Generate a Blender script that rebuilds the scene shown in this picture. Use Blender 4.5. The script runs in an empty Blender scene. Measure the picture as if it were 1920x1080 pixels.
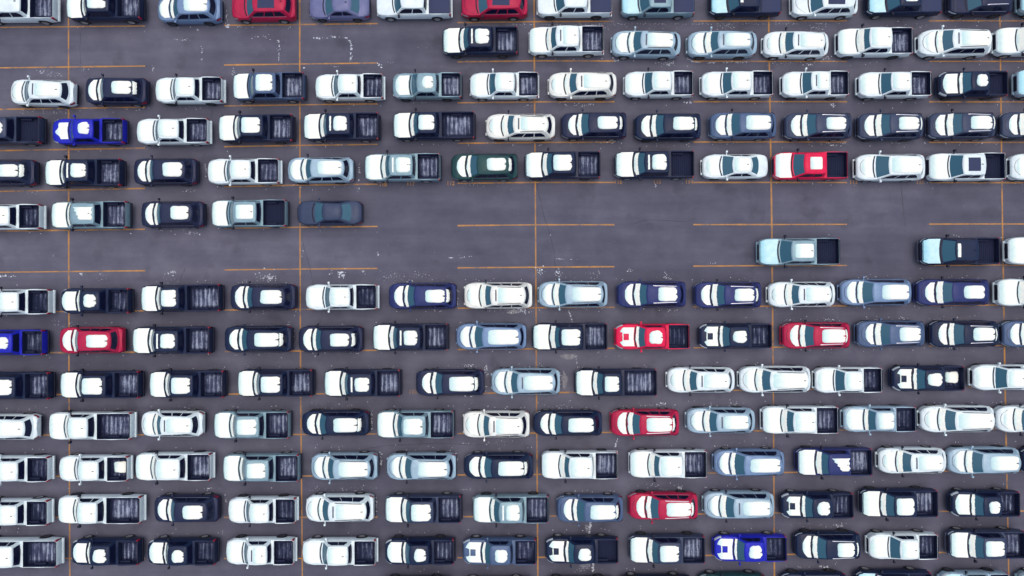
import bpy, bmesh, math, random
from mathutils import Vector
from mathutils.bvhtree import BVHTree
R = math.radians
random.seed(7)
C = bpy.context.scene
COL = C.collection

# ------------------------------------------------------------------ camera
H, FPX, NADIR = 50.0, 1225.0, 555.0
DEL = math.atan((NADIR-540)/FPX)
cam = bpy.data.cameras.new('camera'); camo = bpy.data.objects.new('camera', cam); COL.objects.link(camo)
cam.sensor_width = 36; cam.lens = 36*FPX/1920; cam.clip_end = 3000
camo.location = (0, 0, H); camo.rotation_euler = (DEL, 0, 0)
C.camera = camo
def P(px, py, z=0.0):
    """photo pixel -> point of the place at height z"""
    x, y = (px-960)/FPX, -(py-540)/FPX
    c, s = math.cos(DEL), math.sin(DEL)
    dy, dz = y*c+s, y*s-c
    t = (z-H)/dz
    return Vector((x*t, dy*t, z))

# ------------------------------------------------------------------ materials
def mat(name, col, rough=.6, metal=0., coat=0., spec=.5, emit=None):
    m = bpy.data.materials.new(name); m.use_nodes = True
    b = m.node_tree.nodes['Principled BSDF']
    b.inputs['Base Color'].default_value = (*col, 1)
    b.inputs['Roughness'].default_value = rough
    b.inputs['Metallic'].default_value = metal
    b.inputs['Coat Weight'].default_value = coat
    b.inputs['Coat Roughness'].default_value = .06
    b.inputs['Specular IOR Level'].default_value = spec
    return m
def nodes(m): return m.node_tree.nodes, m.node_tree.links, m.node_tree.nodes['Principled BSDF']
def mathn(N, L, op, a, b):
    n = N.new('ShaderNodeMath'); n.operation = op
    for i, v in enumerate((a, b)):
        if isinstance(v, (int, float)): n.inputs[i].default_value = v
        else: L.new(v, n.inputs[i])
    return n.outputs[0]
def noise(N, L, vec, scale, detail=4, rough=.6):
    n = N.new('ShaderNodeTexNoise'); n.inputs['Scale'].default_value = scale
    n.inputs['Detail'].default_value = detail; n.inputs['Roughness'].default_value = rough
    L.new(vec, n.inputs['Vector']); return n.outputs['Fac']
def ramp(N, L, fac, stops):
    n = N.new('ShaderNodeValToRGB'); e = n.color_ramp.elements
    while len(e) < len(stops): e.new(.5)
    for q, (p, c) in zip(e, stops):
        q.position = p; q.color = (*c, 1)
    L.new(fac, n.inputs[0]); return n.outputs[0]
def coords(N, L, kind='Object', scale=(1, 1, 1), rand=False):
    t = N.new('ShaderNodeTexCoord'); mp = N.new('ShaderNodeMapping')
    mp.inputs['Scale'].default_value = scale
    L.new(t.outputs[kind], mp.inputs['Vector'])
    if rand:
        oi = N.new('ShaderNodeObjectInfo'); cx = N.new('ShaderNodeCombineXYZ')
        L.new(mathn(N, L, 'MULTIPLY', oi.outputs['Random'], 91.), cx.inputs[0])
        L.new(mathn(N, L, 'MULTIPLY', oi.outputs['Random'], 57.), cx.inputs[1])
        L.new(cx.outputs[0], mp.inputs['Location'])
    return mp.outputs[0]

PAINT = {  # code: (words, base colour, metallic)
 'W': ('white', (.70, .81, .89), 0), 'C': ('cream white', (.76, .79, .77), .05), 'K': ('black', (.007, .017, .056), .0),
 'N': ('dark navy', (.015, .022, .064), .1), 'S': ('slate grey', (.036, .052, .108), .15), 'T': ('teal grey', (.22, .345, .42), .2),
 'P': ('pale silver blue', (.31, .45, .57), .1), 'B': ('steel blue', (.165, .255, .43), .2), 'U': ('royal blue', (.010, .016, .44), .05),
 'R': ('bright red', (.70, .006, .070), 0), 'D': ('crimson red', (.42, .010, .062), .05), 'G': ('dark green', (.014, .058, .066), .1),
 'Q': ('blue grey', (.072, .118, .23), .15), 'Y': ('violet grey', (.135, .15, .30), .15),
 'J': ('deep blue', (.021, .032, .14), .1)}
def paint(code):
    w, c, me = PAINT[code]
    pale = code in 'WCP'
    m = mat('paint_'+w.replace(' ', '_'), c, .34, me, .25 if pale else .07, .4 if pale else .14)
    N, L, b = nodes(m)
    v = coords(N, L, 'Object', (1, 1, 1), True)
    f = noise(N, L, v, 2.2, 5)
    col = ramp(N, L, f, [(.25, tuple(x*.82+.004 for x in c)), (.75, tuple(min(.9, x*1.06+.006) for x in c))])
    L.new(col, b.inputs['Base Color'])
    return m
MP = {k: paint(k) for k in PAINT}

def snow_mat(name, c1, c2, sweep=True):
    m = mat(name, c1, .85, spec=.2); N, L, b = nodes(m)
    v = coords(N, L, 'Object', (1, 1, 1), True)
    f = noise(N, L, v, 3.0, 6)
    base = ramp(N, L, f, [(.3, c2), (.62, c1)])
    t = N.new('ShaderNodeTexCoord'); sp = N.new('ShaderNodeSeparateXYZ'); L.new(t.outputs['Generated'], sp.inputs[0])
    th = mathn(N, L, 'ADD', sp.outputs[0], mathn(N, L, 'MULTIPLY', mathn(N, L, 'SUBTRACT', noise(N, L, v, 5., 5), .5), .22))
    thin = ramp(N, L, th, [(.04, (.60, .82, .90)), (.40, (1, 1, 1))])      # thin ice where the wind swept it
    mx = N.new('ShaderNodeMix'); mx.data_type = 'RGBA'; mx.blend_type = 'MULTIPLY'; mx.inputs[0].default_value = 1 if sweep else 0
    L.new(base, mx.inputs[6]); L.new(thin, mx.inputs[7]); L.new(mx.outputs[2], b.inputs['Base Color'])
    bp = N.new('ShaderNodeBump'); bp.inputs['Strength'].default_value = .35; bp.inputs['Distance'].default_value = .03
    L.new(noise(N, L, v, 11., 5), bp.inputs['Height']); L.new(bp.outputs[0], b.inputs['Normal'])
    return m
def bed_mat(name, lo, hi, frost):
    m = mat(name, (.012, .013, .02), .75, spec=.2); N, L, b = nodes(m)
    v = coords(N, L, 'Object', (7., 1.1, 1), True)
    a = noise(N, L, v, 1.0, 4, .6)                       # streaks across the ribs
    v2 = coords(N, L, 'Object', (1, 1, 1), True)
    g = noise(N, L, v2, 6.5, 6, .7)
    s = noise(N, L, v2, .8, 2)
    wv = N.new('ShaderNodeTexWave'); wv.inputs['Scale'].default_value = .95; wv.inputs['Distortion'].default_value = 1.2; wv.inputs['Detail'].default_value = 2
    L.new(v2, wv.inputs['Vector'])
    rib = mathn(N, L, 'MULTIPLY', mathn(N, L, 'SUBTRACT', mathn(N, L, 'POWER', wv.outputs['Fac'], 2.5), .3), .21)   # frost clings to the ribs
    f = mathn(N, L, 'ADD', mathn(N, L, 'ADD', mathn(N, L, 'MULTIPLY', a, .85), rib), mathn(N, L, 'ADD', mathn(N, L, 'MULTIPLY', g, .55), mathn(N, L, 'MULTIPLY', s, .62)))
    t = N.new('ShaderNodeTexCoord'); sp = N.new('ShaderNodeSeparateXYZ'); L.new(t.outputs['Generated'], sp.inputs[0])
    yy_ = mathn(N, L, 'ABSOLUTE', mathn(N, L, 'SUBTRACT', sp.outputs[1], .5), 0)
    cut = mathn(N, L, 'MULTIPLY', mathn(N, L, 'MAXIMUM', mathn(N, L, 'SUBTRACT', yy_, .30), 0.), 3.2)   # frost colour fades to dark towards the bed sides
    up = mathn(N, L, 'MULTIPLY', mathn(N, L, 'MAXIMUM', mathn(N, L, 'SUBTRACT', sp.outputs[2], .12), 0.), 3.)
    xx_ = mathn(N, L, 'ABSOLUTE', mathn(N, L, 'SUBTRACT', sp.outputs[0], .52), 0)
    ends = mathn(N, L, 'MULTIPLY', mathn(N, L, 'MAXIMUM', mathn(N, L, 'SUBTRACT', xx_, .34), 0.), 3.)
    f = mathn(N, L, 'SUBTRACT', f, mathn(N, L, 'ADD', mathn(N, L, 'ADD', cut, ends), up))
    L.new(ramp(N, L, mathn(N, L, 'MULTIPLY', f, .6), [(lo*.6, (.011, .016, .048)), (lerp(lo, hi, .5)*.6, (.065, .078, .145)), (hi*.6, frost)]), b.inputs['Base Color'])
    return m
def lerp(a, b, t): return a+(b-a)*t
M = {
 'snow': snow_mat('settled_snow', (.89, .91, .83), (.79, .83, .81)),
 'film': snow_mat('thin_frost', (.58, .82, .87), (.46, .72, .82)),
 'glass': mat('tinted_windshield', (.040, .115, .175), .14, spec=.25),
 'dglass': mat('privacy_glass', (.006, .008, .030), .12, spec=.3),
 'black': mat('black_plastic', (.010, .012, .030), .6, spec=.25),
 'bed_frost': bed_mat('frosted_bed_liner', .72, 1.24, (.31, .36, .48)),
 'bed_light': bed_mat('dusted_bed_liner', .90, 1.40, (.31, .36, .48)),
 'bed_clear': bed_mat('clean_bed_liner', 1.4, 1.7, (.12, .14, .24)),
 'cover': mat('bed_cover_vinyl', (.026, .036, .095), .6, spec=.25),
 'tyre': mat('tyre_rubber', (.013, .013, .017), .85),
 'rim': mat('alloy_rim', (.42, .44, .48), .35, .7),
 'drim': mat('dark_rim', (.05, .055, .08), .45, .3),
 'red': mat('tail_lamp_red', (.30, .006, .028), .3, spec=.3),
 'lamp': mat('head_lamp_lens', (.42, .48, .54), .2),
 'rail': mat('silver_rail', (.55, .57, .66), .35, .6),
 'drail': mat('dark_rail', (.05, .06, .10), .45),
}

# ------------------------------------------------------------------ mesh helpers
def finish(bm, name, material, angle=32):
    bmesh.ops.remove_doubles(bm, verts=bm.verts, dist=1e-5)
    bmesh.ops.recalc_face_normals(bm, faces=bm.faces)
    me = bpy.data.meshes.new(name); bm.to_mesh(me); bm.free()
    if material: me.materials.append(material)
    for p in me.polygons: p.use_smooth = True
    me.set_sharp_from_angle(angle=R(angle))
    return me
def box(bm, x0, x1, y0, y1, z0, z1, tx=0., ty=0.):
    """box whose top is drawn in by tx, ty"""
    a = [bm.verts.new(p) for p in ((x0, y0, z0), (x1, y0, z0), (x1, y1, z0), (x0, y1, z0))]
    b = [bm.verts.new(p) for p in ((x0+tx, y0+ty, z1), (x1-tx, y0+ty, z1), (x1-tx, y1-ty, z1), (x0+tx, y1-ty, z1))]
    fs = [bm.faces.new(a[::-1]), bm.faces.new(b)]
    for i in range(4):
        j = (i+1) % 4; fs.append(bm.faces.new((a[i], a[j], b[j], b[i])))
    return fs
def rbox(bm, *a, bev=.02, **k):
    t = bmesh.new(); box(t, *a, **k)
    bmesh.ops.bevel(t, geom=t.edges[:], offset=bev, segments=2, affect='EDGES', profile=.6)
    me = bpy.data.meshes.new('t'); t.to_mesh(me); t.free(); bm.from_mesh(me); bpy.data.meshes.remove(me)
def grid(bm, rows):
    vs = [[bm.verts.new(p) for p in r] for r in rows]
    for i in range(len(vs)-1):
        for j in range(len(vs[0])-1):
            bm.faces.new((vs[i][j], vs[i][j+1], vs[i+1][j+1], vs[i+1][j]))
    return vs
def lerp(a, b, t): return a+(b-a)*t
def interp(tab, x):
    if x <= tab[0][0]: return tab[0][1]
    for (a, u), (b, v) in zip(tab, tab[1:]):
        if x <= b: return lerp(u, v, (x-a)/(b-a)) if b > a else v
    return tab[-1][1]
def sm(t): return t*t*(3-2*t)

# ------------------------------------------------------------------ vehicles: x from nose (0) to tail (L), z up
KINDS = {
 'F': dict(name='pickup_truck', word='full-size pickup', L=5.89, W=2.02, R=.40, ax=(.98, 4.66), sill=.42,
   plan=[(0, .68), (.04, .765), (.11, .85), (.24, .93), (.45, .98), (.9, 1), (5.0, 1), (5.8, .985)],
   top=[(0, .96), (.08, 1.04), (.35, 1.10), (1.3, 1.17), (1.5, 1.20), (5.9, 1.27)], crown=.045,
   base=1.30, cab=dict(z0=1.16, z1=1.90, xf0=1.36, b0=.20, xr0=3.98, xf1=2.02, b1=.12, xr1=3.80, w0=.93, wf=.74, wr=.73), bed=(4.10, 5.73, .78, 1.27)),
 'L': dict(name='pickup_truck', word='long-bed pickup', L=6.35, W=2.02, R=.40, ax=(.98, 4.90), sill=.42,
   plan=[(0, .68), (.04, .765), (.11, .85), (.24, .93), (.45, .98), (.9, 1), (5.4, 1), (6.3, .985)],
   top=[(0, .96), (.08, 1.04), (.35, 1.10), (1.3, 1.17), (1.5, 1.20), (6.4, 1.27)], crown=.045,
   base=1.30, cab=dict(z0=1.16, z1=1.90, xf0=1.36, b0=.20, xr0=3.62, xf1=2.00, b1=.12, xr1=3.44, w0=.93, wf=.74, wr=.73), bed=(3.76, 6.18, .78, 1.27)),
 'M': dict(name='pickup_truck', word='mid-size pickup', L=5.39, W=1.90, R=.385, ax=(.92, 4.16), sill=.42,
   plan=[(0, .58), (.05, .70), (.14, .80), (.30, .89), (.5, .955), (.8, 1), (4.6, 1), (5.3, .965)],
   top=[(0, .90), (.08, .99), (.30, 1.06), (1.3, 1.13), (1.5, 1.15), (5.4, 1.20)], crown=.06,
   base=1.36, cab=dict(z0=1.11, z1=1.77, xf0=1.42, b0=.16, xr0=3.66, xf1=1.98, b1=.10, xr1=3.46, w0=.885, wf=.68, wr=.67), bed=(3.80, 5.23, .74, 1.20)),
 'S': dict(name='suv', word='SUV', L=4.95, W=1.98, R=.375, ax=(.92, 3.90), sill=.33,
   plan=[(0, .60), (.05, .72), (.15, .83), (.32, .92), (.6, .98), (.9, 1), (4.1, 1), (4.55, .975), (4.8, .93), (4.9, .86), (4.95, .78)],
   top=[(0, .80), (.08, .90), (.35, 1.0), (1.2, 1.08), (1.4, 1.10), (4.6, 1.12), (4.95, 1.02)], crown=.06,
   base=1.12, cab=dict(z0=1.06, z1=1.73, xf0=1.18, b0=.20, xr0=4.84, xf1=1.98, b1=.10, xr1=4.45, w0=.92, wf=.70, wr=.64), bed=None),
 'X': dict(name='suv', word='crossover', L=4.90, W=1.91, R=.37, ax=(.92, 3.80), sill=.32,
   plan=[(0, .46), (.04, .60), (.12, .74), (.28, .87), (.55, .96), (.9, 1), (4.0, 1), (4.4, .97), (4.7, .90), (4.84, .80), (4.9, .66)],
   top=[(0, .74), (.08, .84), (.35, .95), (1.1, 1.05), (1.4, 1.08), (4.5, 1.12), (4.9, 1.02)], crown=.075,
   base=1.10, cab=dict(z0=1.05, z1=1.68, xf0=1.16, b0=.22, xr0=4.78, xf1=1.96, b1=.12, xr1=4.38, w0=.885, wf=.66, wr=.58), bed=None),
 'V': dict(name='minivan', word='minivan', L=5.17, W=1.99, R=.36, ax=(.98, 4.04), sill=.28,
   plan=[(0, .46), (.04, .58), (.12, .72), (.28, .85), (.55, .95), (.9, 1), (4.3, 1), (4.7, .975), (5.0, .91), (5.12, .83), (5.17, .74)],
   top=[(0, .74), (.08, .84), (.35, .95), (1.0, 1.06), (1.3, 1.09), (4.8, 1.12), (5.17, 1.02)], crown=.075,
   base=1.04, cab=dict(z0=1.06, z1=1.74, xf0=1.10, b0=.24, xr0=5.06, xf1=1.98, b1=.12, xr1=4.78, w0=.925, wf=.70, wr=.62), bed=None),
 'Z': dict(name='sedan', word='sedan', L=4.80, W=1.84, R=.335, ax=(.95, 3.76), sill=.24,
   plan=[(0, .48), (.04, .62), (.12, .76), (.28, .88), (.55, .96), (.9, 1), (3.9, 1), (4.3, .97), (4.6, .90), (4.74, .80), (4.8, .66)],
   top=[(0, .62), (.08, .72), (.35, .82), (1.2, .93), (1.4, .95), (4.0, .97), (4.6, .95), (4.8, .84)], crown=.06,
   base=1.22, cab=dict(z0=.93, z1=1.44, xf0=1.28, b0=.22, xr0=4.22, xf1=2.06, b1=.12, xr1=3.45, w0=.85, wf=.62, wr=.58), bed=None),
}

def section(k, x, bed):
    W = k['W']/2
    w = W*interp(k['plan'], x)
    zt = interp(k['top'], x)
    zs = k['sill']
    Ra = k['R']*1.17
    for a in k['ax']:
        d = abs(x-a)
        if d < Ra: zs = max(zs, k['R']+math.sqrt(max(0, Ra*Ra-d*d)))
        if k['bed'] and d < .62: w += .022*sm(1-d/.62)
    if x < .5: zs += .08*(1-x/.5)
    if x > k['L']-.5: zs += .10*(1-(k['L']-x)/.5)
    zsh = max(zt-.14, zs+.05)
    d = zsh-zs
    s = [(w-.14, zs), (w-.025, zs), (w, zs+.3*d), (w, zs+.75*d), (w-.018, zsh)]
    if bed:
        z0, z1 = bed
        s += [(w-.035, z1), (w-.095, z1), (w-.10, z0), (0, z0)]
    else:
        cr = k['crown']
        s += [(w-.07, zt-.035), (w-.19, zt), (w*.45, zt+cr*.65), (0, zt+cr)]
    return s

def build_body(k):
    L = k['L']; bed = k['bed']
    xs = {0, L}
    for x, _ in k['plan']+k['top']:
        if 0 <= x <= L: xs.add(x)
    Ra = k['R']*1.17
    for a in k['ax']:
        for f in (-1, -.97, -.85, -.6, -.3, 0, .3, .6, .85, .97, 1): xs.add(a+f*Ra)
    for q in (.5, .9, 1.2, 1.6, 2.2, 2.9, 3.4): xs.add(q)
    end = L if not bed else bed[1]+.0
    xs = sorted(x for x in xs if x <= end)
    st = []
    for x in xs:
        if bed and x > bed[0]-.001: break
        st.append((x, section(k, x, None)))
    if bed:
        b0, b1, zf, zr = bed
        t = section(k, b0, None); t = t[:5]+[(t[4][0]-.017, zr), (t[4][0]-.077, zr), (t[0][0]*.5, zr), (0, zr)]
        st.append((b0-.05, t)); st.append((b0, t))
        for x in [b0+.002]+[x for x in xs if b0+.01 < x < b1-.01]+[b1]:
            st.append((x, section(k, x, (zf, zr))))
    bm = bmesh.new()
    rows = []
    for x, s in st:
        full = [(x, y, z) for y, z in s]+[(x, -y, z) for y, z in s[-2::-1]]
        rows.append(full)
    vs = grid(bm, rows)
    bm.faces.new(vs[0][::-1])
    if not bed: bm.faces.new(vs[-1])
    return bm

class Cab:
    def __init__(s, k): s.c = k['cab']; s.c['rb'] = .08 if k['bed'] else .19
    def base(s, side, u):
        c = s.c; w = c['w0']
        if side == 'f':
            y = lerp(w, -w, u); return Vector((c['xf0']+c['b0']*(y/w)**2, y, c['z0']))
        if side == 'b':
            y = lerp(-w, w, u); return Vector((c['xr0']-c['rb']*(y/w)**2, y, c['z0']))
        x = lerp(c['xf0']+c['b0'], c['xr0']-c['rb'], u)
        return Vector((x, -w if side == 'r' else w, c['z0']))
    def top(s, side, u):
        c = s.c
        if side == 'f':
            y = lerp(c['wf'], -c['wf'], u); return Vector((c['xf1']+c['b1']*(y/c['wf'])**2, y, c['z1']-.03*(y/c['wf'])**2))
        if side == 'b':
            y = lerp(-c['wr'], c['wr'], u); return Vector((c['xr1']-c['rb']*(y/c['wr'])**2, y, c['z1']-.03*(y/c['wr'])**2-.03))
        x = lerp(c['xf1']+c['b1'], c['xr1']-c['rb'], u); w = lerp(c['wf'], c['wr'], sm(u))+.03*math.sin(math.pi*u)
        return Vector((x, -w if side == 'r' else w, c['z1']-.03-.03*u))
    def at(s, side, u, t, off=0.):
        a, b = s.base(side, u), s.top(side, u)
        p = a.lerp(b, t)
        if off:
            e = 1e-3
            du = s.base(side, min(1, u+e)).lerp(s.top(side, min(1, u+e)), t)-s.base(side, max(0, u-e)).lerp(s.top(side, max(0, u-e)), t)
            n = du.cross(b-a).normalized()
            out = Vector((-1 if side == 'f' else 1 if side == 'b' else 0, -1 if side == 'r' else 1 if side == 'l' else 0, .3))
            if n.dot(out) < 0: n = -n
            p = p+n*off
        return p
    def ring(s):
        q = [('f', i/10) for i in range(10)]+[('r', i/10) for i in range(10)]+[('b', i/10) for i in range(10)]+[('l', 1-i/10) for i in range(10)]
        return q
    def build(s):
        bm = bmesh.new(); q = s.ring(); c = s.c
        rings = []
        for t in (-.08, 0, .5, .93, 1):
            rings.append([s.at(a, u, t) for a, u in q])
        ctr = Vector(((c['xf1']+c['xr1'])/2, 0, c['z1']))
        top = rings[-1]
        r2 = []
        for p in top:
            d = p-ctr; d.z = 0
            r2.append(Vector((ctr.x+d.x*.955, d.y*.90, p.z+.028)))
        r3 = [Vector((ctr.x+(p.x-ctr.x)*.6, p.y*.5, c['z1']+.045)) for p in top]
        rings += [r2, r3]
        vs = [[bm.verts.new(p) for p in r] for r in rings]
        n = len(q)
        for a, b in zip(vs, vs[1:]):
            for i in range(n): bm.faces.new((a[i], a[(i+1) % n], b[(i+1) % n], b[i]))
        cv = bm.verts.new((ctr.x, 0, c['z1']+.05))
        for i in range(n): bm.faces.new((vs[-1][i], vs[-1][(i+1) % n], cv))
        return bm
    def pane(s, side, spans, off=.007, nt=4):
        """spans: list of (u, t0, t1)"""
        bm = bmesh.new()
        grid(bm, [[s.at(side, u, lerp(t0, t1, j/nt), off) for j in range(nt+1)] for u, t0, t1 in spans])
        return bm

def wheel_meshes(k):
    def lathe(prof, n=28):
        bm = bmesh.new(); r_ = []
        for i in range(n):
            a = 2*math.pi*i/n
            r_.append([bm.verts.new((r*math.cos(a), y, r*math.sin(a))) for y, r in prof])
        for i in range(n):
            for j in range(len(prof)-1):
                bm.faces.new((r_[i][j], r_[(i+1) % n][j], r_[(i+1) % n][j+1], r_[i][j+1]))
        return bm
    Rr = k['R']; w = .125
    t = lathe([(-w, Rr*.62), (-w, Rr*.9), (-w+.03, Rr), (w-.03, Rr), (w, Rr*.9), (w+.005, Rr*.66), (w-.02, Rr*.62)])
    bm = lathe([(w-.03, Rr*.64), (w-.005, Rr*.62), (w-.02, Rr*.55), (w-.05, Rr*.5)])
    for i in range(6):
        a = i*math.pi/3
        ca, sa = math.cos(a), math.sin(a)
        pts = [(.0, -.035), (Rr*.56, -.05), (Rr*.56, .05), (.0, .035)]
        f = [bm.verts.new((p*ca-q*sa, w-.022, p*sa+q*ca)) for p, q in pts]
        b = [bm.verts.new((p*ca-q*sa, w-.05, p*sa+q*ca)) for p, q in pts]
        bm.faces.new(f)
        for m in range(4): bm.faces.new((f[m], f[(m+1) % 4], b[(m+1) % 4], b[m]))
    box(bm, -.05, .05, w-.05, w-.012, -.05, .05)
    return finish(t, 'tyre', M['tyre'], 40), finish(bm, 'rim', None, 30)

PROTO = {}
def build_proto(code):
    k = KINDS[code]; L, W = k['L'], k['W']/2
    cab = Cab(k); c = k['cab']
    parts = []   # (name, mesh, material key or 'paint', parent index or None, location, scale-y flip)
    body = build_body(k); cabin = cab.build()
    # surface that snow lies on
    tmp = bmesh.new()
    for b in (body, cabin):
        me = bpy.data.meshes.new('t'); b.to_mesh(me); tmp.from_mesh(me); bpy.data.meshes.remove(me)
    bmesh.ops.recalc_face_normals(tmp, faces=tmp.faces)
    bvh = BVHTree.FromBMesh(tmp); tmp.free()
    def surf(x, y):
        h = bvh.ray_cast(Vector((x, y, 5)), Vector((0, 0, -1)))
        return h[0].z if h[0] else None
    def add(name, me, mk, parent=None, loc=(0, 0, 0), flip=False):
        parts.append((name, me, mk, parent, loc, flip)); return len(parts)-1
    add('body', finish(body, 'body', None, 38), 'paint')
    add('cab' if k['bed'] else 'roof', finish(cabin, 'cabin', None, 42), 'paint')
    # glass
    us = [i/12 for i in range(13)]
    add('windshield', finish(cab.pane('f', [(lerp(.05, .95, u), .04+.02*abs(u-.5), .93) for u in us]), 'windshield', None), 'glass')
    add('rear_window', finish(cab.pane('b', [(lerp(.08, .92, u), (.30 if code not in 'ZFLM' else .14)+.05*(2*u-1)**2, .90-.04*(2*u-1)**2) for u in us]), 'rear_window', None), 'dglass' if code != 'Z' else 'glass')
    def win(u0, u1, lo=.16, hi=.84, tf=.0, tr=.0):
        n = 8; out = []
        for i in range(n+1):
            t = i/n; u = lerp(u0, u1, t)
            f = 1 if t > .22 or not tf else lerp(1-tf, 1, t/.22)
            r = 1 if t < .78 or not tr else lerp(1, 1-tr, (t-.78)/.22)
            out.append((u, lo+.02*t, lerp(lo+.02, hi, min(f, r))))
        return out
    if k['bed']:
        spans = [win(.07, .50, tf=.35), win(.535, .90, tr=.45)] if code != 'L' else [win(.07, .60, tf=.35), win(.635, .88, tr=.4)]
        if code == 'M': spans = [win(.09, .515, .2, .80, tf=.5), win(.53, .88, .2, .80, tr=.6)]
    elif code == 'Z': spans = [win(.07, .50, .2, .84, tf=.45), win(.53, .87, .2, .84, tr=.6)]
    elif code == 'V': spans = [win(.08, .36, tf=.4), win(.372, .65), win(.662, .92, tr=.5)]
    else: spans = [win(.07, .345, tf=.4), win(.375, .62), win(.645, .90, .2, .82, tr=.5)]
    for sd in 'rl':
        if code in 'SXV': add('window_trim', finish(cab.pane(sd, [(lerp(.06, .92, i/8), .10, .145) for i in range(9)], .012, 1), 'window_trim', None), 'trim')
        for sp in spans: add('side_window', finish(cab.pane(sd, sp), 'side_window', None), 'dglass')
    # cowl below the windshield
    bm = bmesh.new(); w0 = c['w0']-.10; rows = []
    for i in range(17):
        y = lerp(-w0, w0, i/16); xb = c['xf0']+c['b0']*(y/c['w0'])**2
        rows.append([(x, y, (surf(x, y) or 1)+.006) for x in (xb-.13, xb-.08, xb-.035)])
    grid(bm, rows); add('cowl', finish(bm, 'cowl', None), 'black')
    # wheels
    ty, ri = wheel_meshes(k)
    for a in k['ax']:
        for s in (1, -1):
            i = add('wheel', ty, 'tyre', None, (a, s*(W-.115), k['R']), s < 0)
            add('rim', ri, 'rim', i, (0, 0, 0), False)
    # mirrors
    for s in (1, -1):
        bm = bmesh.new(); xm = c['xf0']+c['b0']+.14
        big = 1.25 if code in 'FL' else 1.
        y0, y1 = W-.05, W+.10+.10*big
        rbox(bm, xm, xm+.13*big, min(s*(y0+.1), s*y1), max(s*(y0+.1), s*y1), c['z0']+.03, c['z0']+.03+.19*big, bev=.03)
        rbox(bm, xm+.04, xm+.10, min(s*(y0-.10), s*(y0+.12)), max(s*(y0-.10), s*(y0+.12)), c['z0']+.03, c['z0']+.09, bev=.012)
        add('mirror', finish(bm, 'mirror', None, 40), 'mirror')
    # front end
    xw = lambda x: W*interp(k['plan'], x)
    zt0 = interp(k['top'], 0.0)
    bm = bmesh.new(); gw = xw(0)*(.86 if code in 'FL' else .94)
    rbox(bm, -.035, .05, -gw, gw, k['sill']+.20, zt0-.02, bev=.02, ty=.03)
    for z in (.38, .55, .72):
        zz = lerp(k['sill']+.2, zt0-.02, z); box(bm, -.045, -.03, -gw*.9, gw*.9, zz-.015, zz+.015)
    add('grille', finish(bm, 'grille', None), 'black')
    bm = bmesh.new(); bw = xw(.05)*.98
    rbox(bm, -.07, .12, -bw, bw, k['sill']+.02, k['sill']+.19, bev=.03, tx=.01)
    add('front_bumper', finish(bm, 'front_bumper', None), 'bumper')
    for s in (1, -1):
        bm = bmesh.new(); rows = []
        xl = (.0, .04, .10, .20, .34) if code in 'FL' else (.03, .10, .20, .34, .5)
        for x in xl:
            y = xw(x)+.012; z1 = interp(k['top'], x)-.02
            pr_ = [(x-.012, s*y, z1-.17), (x-.012, s*(y+.004), z1-.09), (x-.008, s*(y-.012), z1-.035)]
            if code == 'M': pr_.append((x, s*(y-.075), z1+.022))
            rows.append(pr_)
        grid(bm, rows); add('headlight', finish(bm, 'headlight', None, 60), 'lamp')
    # hood seam for minivans, door lines
    if code in 'VXS':
        bm = bmesh.new(); rows = []
        for i in range(25):
            a = lerp(-1, 1, i/24); y = a*(xw(.8)-.17); x = .20+.72*abs(a)**2.6
            z = (surf(x, y) or .9)+.007
            rows.append([(x-.014, y, z), (x+.014, y, (surf(x+.014, y) or .9)+.007)])
        grid(bm, rows); add('hood_seam', finish(bm, 'hood_seam', None), 'black')
    # rear
    if k['bed']:
        b0, b1, zf, zr = k['bed']
        yb = xw(b1)-.11
        bm = bmesh.new()
        n = 22; rows = []
        for i in range(n*2+1):
            x = lerp(b0+.015, b1-.01, i/(n*2)); z = zf+.012+(.035 if (i//2) % 2 else 0)
            rows.append([(x, lerp(-yb, yb, j/6), z) for j in range(7)])
        grid(bm, rows)
        for s in (1, -1):
            grid(bm, [[(x, s*(yb-.01), zf+.01), (x, s*(yb+.004), zr-.04), (x, s*(yb+.004), zr+.006), (x, s*(yb+.06), zr+.006)] for x in (b0+.015, (b0+b1)/2, b1-.01)])
            xa = k['ax'][1]
            rbox(bm, xa-.42, xa+.42, min(s*(yb-.16), s*(yb-.005)), max(s*(yb-.16), s*(yb-.005)), zf+.005, zf+.25, bev=.05)
        grid(bm, [[(b0+.012, y, zf+.01), (b0+.012, y, zr-.002)] for y in (-yb, 0, yb)])
        grid(bm, [[(b1-.006, y, zf+.01), (b1-.006, y, zr-.03)] for y in (-yb, 0, yb)])
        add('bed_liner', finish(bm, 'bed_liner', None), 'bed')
        bm = bmesh.new(); rbox(bm, b1+.002, b1+.085, -yb-.0, yb+.0, zf-.12, zr-.005, bev=.015)
        box(bm, b1+.085, b1+.092, -.16, .16, zr-.17, zr-.10)
        add('tailgate', finish(bm, 'tailgate', None), 'paint')
        bm = bmesh.new(); rbox(bm, b1+.012, b1+.075, -yb+.02, yb-.02, zr-.012, zr+.010, bev=.006)
        add('tailgate_cap', finish(bm, 'tailgate_cap', None), 'black')
        bm = bmesh.new(); rbox(bm, b1+.03, L, -xw(b1)*.95, xw(b1)*.95, .46, .63, bev=.03)
        add('rear_bumper', finish(bm, 'rear_bumper', None), 'rbumper')
        for s in (1, -1):
            bm = bmesh.new(); y0, y1 = yb+.012, xw(b1)+.006
            rbox(bm, b1-.06, b1+.045, min(s*y0, s*y1), max(s*y0, s*y1), zr-.40, zr-.012, bev=.012)
            add('taillight', finish(bm, 'taillight', None), 'red')
    else:
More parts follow.
